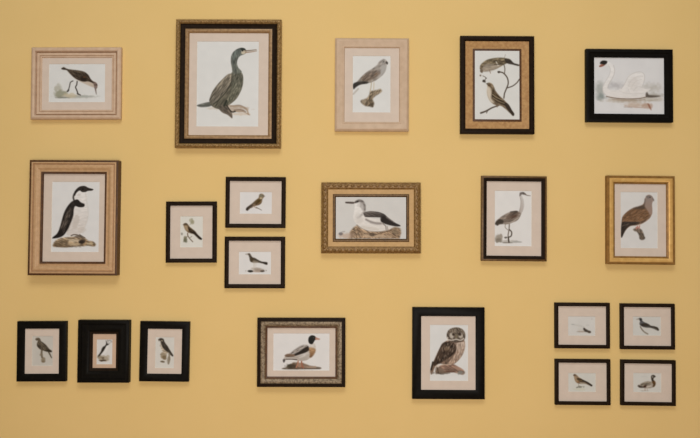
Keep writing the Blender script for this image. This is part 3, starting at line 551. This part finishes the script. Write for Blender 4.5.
def paint_chaffinch():
    s = sheet((564, 369), (568.3, 373, 595.7, 391.6), 16.22, 20, (204, 202, 192))
    s.wash(250, 290, 44, 22, (126, 124, 108), 0.8); s.wash(210, 304, 20, 14, (110, 108, 94), 0.7); s.wash(320, 292, 16, 16, (150, 148, 134), 0.7); s.wash(250, 330, 110, 24, (200, 198, 176), 0.7); s.line([(234, 226), (238, 270)], 8, (150, 140, 120)); s.line([(200, 298), (330, 280)], 5, (120, 116, 100), 0.6)
    s.poly([(150, 104), (166, 86), (194, 90), (216, 110), (246, 138), (284, 160), (324, 186), (370, 210), (420, 236), (456, 260), (446, 280), (404, 262), (350, 240), (300, 236), (248, 238), (208, 224), (184, 196), (172, 160), (166, 128)], (140, 112, 82), (72, 56, 40), 45, 1.0, tex=0.3, tang=32)
    s.poly([(168, 120), (196, 124), (220, 150), (236, 196), (226, 222), (200, 214), (180, 184)], (172, 142, 106), soft=2, a=0.85); s.wash(226, 210, 30, 12, (150, 96, 50), 0.7); s.wash(206, 120, 22, 16, (136, 116, 96), 0.7); s.poly([(260, 214), (310, 216), (350, 236), (280, 242)], (176, 160, 138), soft=2, a=0.8)
    s.poly([(206, 158), (250, 150), (300, 172), (330, 196), (290, 210), (240, 196)], (60, 46, 30), soft=1.3, a=0.9); s.line([(226, 182), (290, 190)], 7, (150, 122, 72), 0.8)
    s.line([(316, 192), (380, 220), (450, 268)], 26, (52, 44, 36), 0.9); s.wash(172, 100, 20, 14, (78, 58, 42), 0.85); s.wash(182, 104, 5, 5, (24, 20, 16), 1, rough=0)
    return s

def paint_small_duck():
    s = sheet((629, 369), (633.2, 373, 661.2, 392), 16.22, 21, (206, 203, 194))
    s.wash(250, 356, 80, 8, (150, 140, 126), 0.7); s.line([(262, 312), (260, 350)], 10, (170, 140, 118)); s.line([(290, 312), (300, 350)], 8, (176, 150, 130), 0.8); s.wash(250, 120, 60, 8, (190, 188, 182), 0.6)
    s.poly([(386, 182), (420, 190), (436, 226), (426, 266), (400, 292), (350, 310), (290, 314), (230, 308), (170, 304), (146, 284), (152, 266), (190, 242), (240, 218), (300, 202), (350, 204)], (176, 164, 148), (160, 146, 130), 90, 1.0, tex=0.2, tang=160)
    s.poly([(386, 184), (414, 190), (434, 224), (426, 262), (404, 290), (388, 284), (394, 250), (376, 216)], (104, 70, 34), (88, 60, 30), 90, 1.3, tex=0.2)
    s.poly([(190, 246), (250, 218), (310, 204), (356, 210), (374, 232), (330, 252), (270, 264), (210, 270)], (134, 122, 104), (116, 104, 86), 90, 1.5, tex=0.4, tang=160); s.poly([(236, 280), (262, 264), (290, 270), (276, 294), (248, 302)], (60, 34, 20), soft=1.4)
    s.poly([(142, 280), (156, 264), (190, 276), (240, 288), (230, 304), (176, 304)], (62, 52, 42), soft=1.3, a=0.95); s.wash(330, 284, 60, 16, (196, 184, 168), 0.7)
    s.poly([(362, 160), (358, 128), (368, 104), (394, 94), (418, 102), (434, 118), (424, 132), (404, 146), (400, 170), (404, 196), (378, 196), (366, 180)], (74, 68, 58), (56, 46, 34), 90, 1.0); s.wash(384, 128, 18, 20, (150, 142, 130), 0.75, rough=0.3); s.wash(416, 118, 16, 12, (50, 40, 30), 0.9)
    return s


# ------------------------------------------------------------------ the framed prints
GROUP = 'framed bird prints hung on the yellow wall'
def mm(*v): return [tuple((a / 1000.0 if isinstance(a, (int, float)) else a) for a in p) for p in v]

def framed(label, data, layers, painter, sight, mat_h=None, mat_m='mat', beads=None, group=GROUP):
    """data: x, z, width, height, tilt, depth, print (dx, dz, w, h). layers: [(part, material, profile in mm, label)].
    sight: inset (mm) at which the mouldings end; mat_h: distance of the mat's face from the wall (mm)."""
    x, z, W, H, tilt, dep, (dx, dz, pw, ph) = data
    g = 2.0                                   # the outermost rim is a little broader than first measured
    W += 2 * g / 1000; H += 2 * g / 1000; sight += g
    layers = [(L[0], L[1], tuple((p[0] + g if p[0] > 0 else 0,) + tuple(p[1:]) for p in L[2])) + tuple(L[3:]) for L in layers]
    if beads: beads = (beads[0] + g / 1000,) + tuple(beads[1:])
    root = D.objects.new('picture_frame', None); C.objects.link(root)
    root.empty_display_size = 0.05
    root.location = (x, -0.0006, z); root.rotation_euler = (0, -math.radians(tilt), 0)
    root['label'] = label; root['category'] = 'picture frame'; root['group'] = group
    for i, L in enumerate(layers):
        o = moulding(L[0], mm(*L[2]), W, H, M[L[1]], root, beads if i == 0 else None)
        if len(L) > 3: o['label'] = L[3]
    ix, iz = W - 2 * (sight - 2) / 1000.0, H - 2 * (sight - 2) / 1000.0   # the board runs 2 mm under the rebate
    if mat_h:
        t = mat_h / 1000.0; th = 0.0018; bv = 0.0014
        V = []; F = []
        def rect(w, h, cx, cz, y):
            b = len(V)
            for sx, sz in ((-1, 1), (1, 1), (1, -1), (-1, -1)): V.append((cx + sx * w / 2, -y, cz + sz * h / 2))
            return b
        a = rect(ix, iz, 0, 0, t); b = rect(pw + bv, ph + bv, dx, dz, t)
        c = rect(pw, ph, dx, dz, t - th); d = rect(ix, iz, 0, 0, t - th)
        mi = []
        for p, q, k in ((a, b, 0), (b, c, 1), (c, d, 0), (d, a, 0)):
            for i in range(4):
                j = (i + 1) % 4
                F.append((p + i, p + j, q + j, q + i)); mi.append(k)
        me = D.meshes.new('mat_board'); me.from_pydata(V, [], F); me.update()
        o = link('mat_board', me, [M[mat_m], M['bevel']], root)
        me.polygons.foreach_set('material_index', mi)
        py = t - th - 0.0002
    else:
        py = (dep * 1000 - 9) / 1000.0
        pw, ph, dx, dz = W - 2 * (sight - 1.5) / 1000, H - 2 * (sight - 1.5) / 1000, 0.0, 0.0   # the sheet runs under the rebate
    s = painter()
    s.build('bird_print', pw, ph, dx, dz, py, root)
    return root

black_thin = lambda h: [('frame', 'black_brown', ((0, 3), (0, h - 2), (1.5, h), (10, h), (12, h - 1), (15, h - 2.5), (15, h - 9)))]

framed('small landscape picture in pale limed wood frame, brown wading bird bending down',
  (-1.1523, 2.2255, 0.3738, 0.3006, 0.1, 0.022, (-0.0002, 0.0036, 0.2361, 0.1618)),
  [('frame', 'limed', ((0, 2), (0, 18), (2, 22, 2.5), (14, 22), (17.5, 13))),
   ('frame_line', 'limed_line', ((17.5, 1.6), (17.5, 11), (21, 11)), 'darker sunk line round the frame'),
   ('inner_frame', 'limed', ((21, 2), (21, 15), (30, 14.5, 0.4), (32, 10), (34, 13.5, 0.6), (38, 12.5), (40, 8)))],
  paint_sandpiper, 41, 8.5)

framed('largest picture, ornate gilt and black frame, upright dark green waterbird with long neck',
  (-0.5108, 2.2229, 0.4388, 0.5381, -0.18, 0.034, (-0.0044, 0.0011, 0.2595, 0.3603)),
  [('frame', 'gilt_carved', ((0, 3), (0, 26), (2, 30, 3.5), (13, 30), (16, 25)), 'carved antique gilt outer moulding'),
   ('black_band', 'black_brown', ((16, 2), (16, 24, -2.5), (37, 19)), 'smooth black band inside the gilt'),
   ('inner_frame', 'gilt_worn', ((37, 2), (37, 23), (40, 24, 1.5), (49, 22), (53.5, 14)), 'worn gilt inner edge')],
  paint_cormorant, 53.5, 15, beads=(0.0078, 0.0315, 0.021, 0.0085, 0.0048, 0.0050, 0.5))

framed('upright picture in a plain blond wood frame, pale grey bird of prey on a stump',
  (0.0921, 2.2201, 0.3061, 0.3905, -0.26, 0.022, (-0.0009, 0.0038, 0.1587, 0.2395)),
  [('frame', 'blond', ((0, 2), (0, 15), (3, 20, 2.5), (14, 22), (30, 16), (31, 17.5, 1.5), (37, 14), (39, 9)))],
  paint_pale_raptor, 39, 10.5)

framed('upright picture of two brown finches on twigs, gold burl frame edged in black',
  (0.6190, 2.2181, 0.3062, 0.4090, -0.33, 0.026, (-0.0021, -0.0003, 0.1873, 0.2930)),
  [('frame', 'black_brown', ((0, 2), (0, 23), (3, 26, 1), (15, 26), (19.5, 20))),
   ('veneer_band', 'burl', ((19.5, 2), (19.5, 19.5), (46, 15), (50.5, 15)), 'gold burl veneer band'),
   ('inner_frame', 'dark_brown', ((50.5, 2), (50.5, 17), (53, 18), (59.5, 17), (61, 11)), 'dark brown inner edge')],
  paint_finch_pair, 61)

framed('landscape picture of a white swan on water in plain wide black frame',
  (1.1744, 2.2151, 0.3606, 0.3042, -0.5, 0.024, (0.0004, -0.0004, 0.2912, 0.2380)),
  [('frame', 'black', ((0, 2), (0, 22), (2, 24), (13, 24), (15, 21), (28, 19), (30, 21, 0.5), (32.5, 20), (33.5, 12)))],
  paint_swan, 33.5)

framed('upright picture in deep tan wood frame with brown edges, black and white auk',
  (-1.1479, 1.6590, 0.3643, 0.4738, -0.22, 0.046, (0.0053, 0.0041, 0.1967, 0.2914)),
  [('frame', 'dark_brown', ((0, 2), (0, 41), (2, 43), (6, 43)), 'dark brown outer edge and sides'),
   ('outer_bead', 'tan', ((6, 30), (6, 43), (8, 44, 2), (13, 42))),
   ('frame_line', 'limed_line', ((13, 30), (13, 39.5), (16, 39.5)), 'thin brown sunk line'),
   ('face_moulding', 'tan', ((16, 30), (16, 40), (18, 42, 3), (34, 40), (40, 37), (42, 39), (46, 39)), 'tan cushion face'),
   ('inner_frame', 'dark_brown', ((46, 30), (46, 41), (48, 42), (53, 40), (55, 31)), 'dark brown inner edge')],
  paint_auk, 55, 32)

framed('small upright picture in thin black frame, brown finch between two leafy sprigs',
  (-0.6639, 1.5996, 0.2073, 0.2515, 0.10, 0.018, (-0.0001, 0.0015, 0.0936, 0.1295)), black_thin(18), paint_leaf_finch, 15, 9)
framed('small landscape picture in thin black frame, olive brown bird with its head up facing right',
  (-0.3956, 1.7237, 0.2472, 0.2094, -0.31, 0.018, (0.0005, -0.0012, 0.1334, 0.0908)), black_thin(18), paint_bunting, 15, 9)
framed('small landscape picture in thin black frame, slim brown bird facing left above dark rocks',
  (-0.3976, 1.4727, 0.2477, 0.2107, -0.11, 0.018, (-0.0001, -0.0022, 0.1339, 0.0940)), black_thin(18), paint_thrush, 15, 9)

framed('landscape picture in carved bronze and gold frame, white and grey seabird resting on rock',
  (0.0876, 1.6584, 0.4110, 0.2919, -0.1, 0.030, (0.0013, -0.0011, 0.2922, 0.1801)),
  [('frame', 'bronze', ((0, 2), (0, 22), (3, 26, 3.5), (22, 27), (27, 22)), 'carved bronze outer moulding'),
   ('gold_band', 'gold_flat', ((27, 2), (27, 22), (46, 20)), 'smooth satin gold band'),
   ('inner_frame', 'bronze_dark', ((46, 2), (46, 21), (49, 23, 1), (56, 21), (60.5, 13)), 'dark bronze inner edge')],
  paint_guillemot, 60.5, None, beads=(0.0125, 0.0290, 0.025, 0.0095, 0.0055, 0.0055, 0.0))

framed('upright picture in a narrow dark brown frame, grey heron standing on long legs',
  (0.6850, 1.6560, 0.2688, 0.3514, -0.60, 0.024, (-0.0023, 0.0010, 0.1534, 0.2311)),
  [('frame', 'bronze_dark', ((0, 2), (0, 20), (2, 22), (6, 23)), 'bronzed brown outer edge'),
   ('inner_frame', 'black_brown', ((6, 2), (6, 23.5), (10, 24, 0.8), (15, 22), (20, 20), (20, 14)))],
  paint_heron, 20, 15)

framed('upright picture in a yellow gilt frame, plump brown dove perched on a short branch',
  (1.2129, 1.6493, 0.2787, 0.3653, -0.64, 0.030, (-0.0044, 0.0007, 0.1537, 0.2340)),
  [('frame', 'gold_edge', ((0, 2), (0, 25), (2, 28), (6, 28), (7, 26)), 'darker gilt outer edge and sides'),
   ('face_moulding', 'gold_bright', ((7, 2), (7, 27), (9, 29, 1.5), (24, 26)), 'bright gilt face'),
   ('inner_frame', 'gold_edge', ((24, 2), (24, 25), (31, 22), (32, 17)), 'darker gilt inner edge')],
  paint_dove, 32, 17.5)

wide = [('frame', 'black', ((0, 2), (0, 20), (2, 22), (22, 21), (28, 19), (30, 12)))]
framed('small upright picture in flat black frame, grey brown falcon on a stump, bottom left corner',
  (-1.2801, 1.1045, 0.2001, 0.2442, 0.17, 0.022, (0.0013, 0.0012, 0.0863, 0.1224)), wide, paint_grey_falcon, 30, 14)
framed('small upright picture in widest stepped black frame, slim black bird in a tiny opening',
  (-1.0205, 1.1055, 0.2089, 0.2530, -0.19, 0.032, (0.0002, -0.0035, 0.0638, 0.1018)),
  [('frame', 'black', ((0, 2), (0, 28), (2, 31), (12, 32, 0.5), (15, 27), (20, 27), (24, 27, 3), (46, 22))),
   ('inner_frame', 'black_brown', ((46, 2), (46, 21.5), (54, 20), (57, 14)))],
  paint_tern, 57, 15, 'mat_warm')
framed('small upright picture in flat black frame, dark winged falcon with pale breast on stump',
  (-0.7704, 1.1040, 0.2008, 0.2435, -0.65, 0.022, (-0.0001, -0.0049, 0.0777, 0.1274)), wide, paint_dark_falcon, 30, 14)

framed('landscape picture in mottled bronze frame edged black, duck with dark head and rusty breast',
  (-0.2021, 1.1003, 0.3611, 0.2799, -0.13, 0.026, (0.0000, 0.0012, 0.2330, 0.1532)),
  [('frame', 'black_brown', ((0, 2), (0, 24), (2, 26), (11, 26), (12.5, 24))),
   ('mottled_band', 'mottled', ((12.5, 2), (12.5, 24), (15, 25, 1.5), (31, 21)), 'mottled silvery bronze band'),
   ('inner_frame', 'dark_brown', ((31, 2), (31, 20), (34, 21), (39, 19), (39.5, 13)), 'dark inner edge')],
  paint_shelduck, 39.5, 14)

framed('upright picture in a plain wide black frame, brown owl perched on a log',
  (0.4088, 1.0970, 0.2956, 0.3742, -0.31, 0.022, (0.0029, 0.0010, 0.1578, 0.2308)),
  [('frame', 'black', ((0, 2), (0, 20), (2, 22), (28, 21), (33, 19), (35.5, 13)))],
  paint_owl, 35.5, 14)

small = [('frame', 'black_brown', ((0, 2), (0, 16), (1.5, 18), (8, 18), (10, 17), (12.5, 15.5), (12.5, 9)))]
framed('small picture in thin black frame, faint little bird low down, top left of four',
  (0.9671, 1.2104, 0.2248, 0.1850, -0.41, 0.018, (-0.0008, -0.0022, 0.1121, 0.0793)), small, paint_faint_gull, 12.5, 9)
framed('small picture in thin black frame, dark grey bird on slanting twig, top right of four',
  (1.2388, 1.2065, 0.2221, 0.1855, -0.53, 0.018, (-0.0006, 0.0014, 0.1152, 0.0781)), small, paint_blue_tit, 12.5, 9)
framed('small picture in thin black frame, brown finch with long tail, bottom left of four',
  (0.9662, 0.9768, 0.2252, 0.1844, -0.46, 0.018, (-0.0011, -0.0020, 0.1131, 0.0768)), small, paint_chaffinch, 12.5, 9)
framed('small picture in thin black frame, little duck facing right, bottom right of four',
  (1.2380, 0.9739, 0.2233, 0.1836, -0.81, 0.018, (-0.0018, 0.0001, 0.1153, 0.0785)), small, paint_small_duck, 12.5, 9)


# ------------------------------------------------------------------ the room
def box(name, x0, x1, y0, y1, z0, z1, m, kind='structure'):
    V = [(x, y, z) for x in (x0, x1) for y in (y0, y1) for z in (z0, z1)]
    F = [(0, 1, 3, 2), (4, 6, 7, 5), (0, 4, 5, 1), (2, 3, 7, 6), (0, 2, 6, 4), (1, 5, 7, 3)]
    o = finish(name, V, F, [m], None, smooth=False); o['kind'] = kind
    return o
box('wall_back', -3.6, 3.6, 0.0, 0.15, 0.0, 4.6, M['wall'])
box('floor', -3.6, 3.6, -5.0, 0.15, -0.1, 0.0, M['floor'])

# ------------------------------------------------------------------ light
def area(name, loc, target, sx, sy, power, col):
    l = D.lights.new(name, 'AREA'); l.shape = 'RECTANGLE'; l.size = sx; l.size_y = sy
    l.energy = power; l.color = col
    o = D.objects.new(name, l); C.objects.link(o); o.location = loc
    d = np.array(target) - np.array(loc)
    from mathutils import Vector
    o.rotation_euler = Vector(d).to_track_quat('-Z', 'Y').to_euler()
    return o
area('skylight', (0.0, -3.3, 5.0), (0.0, 0, 1.5), 2.4, 1.6, 76, (0.95, 0.98, 1.0))
area('front_fill', (0.0, -3.5, 1.3), (0, 0, 1.3), 1.5, 1.2, 65, (1.0, 0.965, 0.93))  # fill lamp added behind the camera, falling off towards the wall's corners
w = D.worlds.new('room_ambience'); bpy.context.scene.world = w; w.use_nodes = True
bg = w.node_tree.nodes['Background']; bg.inputs[0].default_value = (1.0, 0.97, 0.92, 1); bg.inputs[1].default_value = 0.2

# ------------------------------------------------------------------ camera
cam = D.cameras.new('camera'); co = D.objects.new('camera', cam); C.objects.link(co)
cam.lens = 714.0 / 700.0 * 36.0; cam.sensor_width = 36.0
co.location = (0, -3.0, 1.55); co.rotation_euler = (math.radians(92.0), 0, 0)
sc = bpy.context.scene; sc.camera = co
vs = sc.view_settings; vs.view_transform = 'Standard'; vs.look = 'None'; vs.gamma = 1.0
vs.use_curve_mapping = False; vs.exposure = 0.0
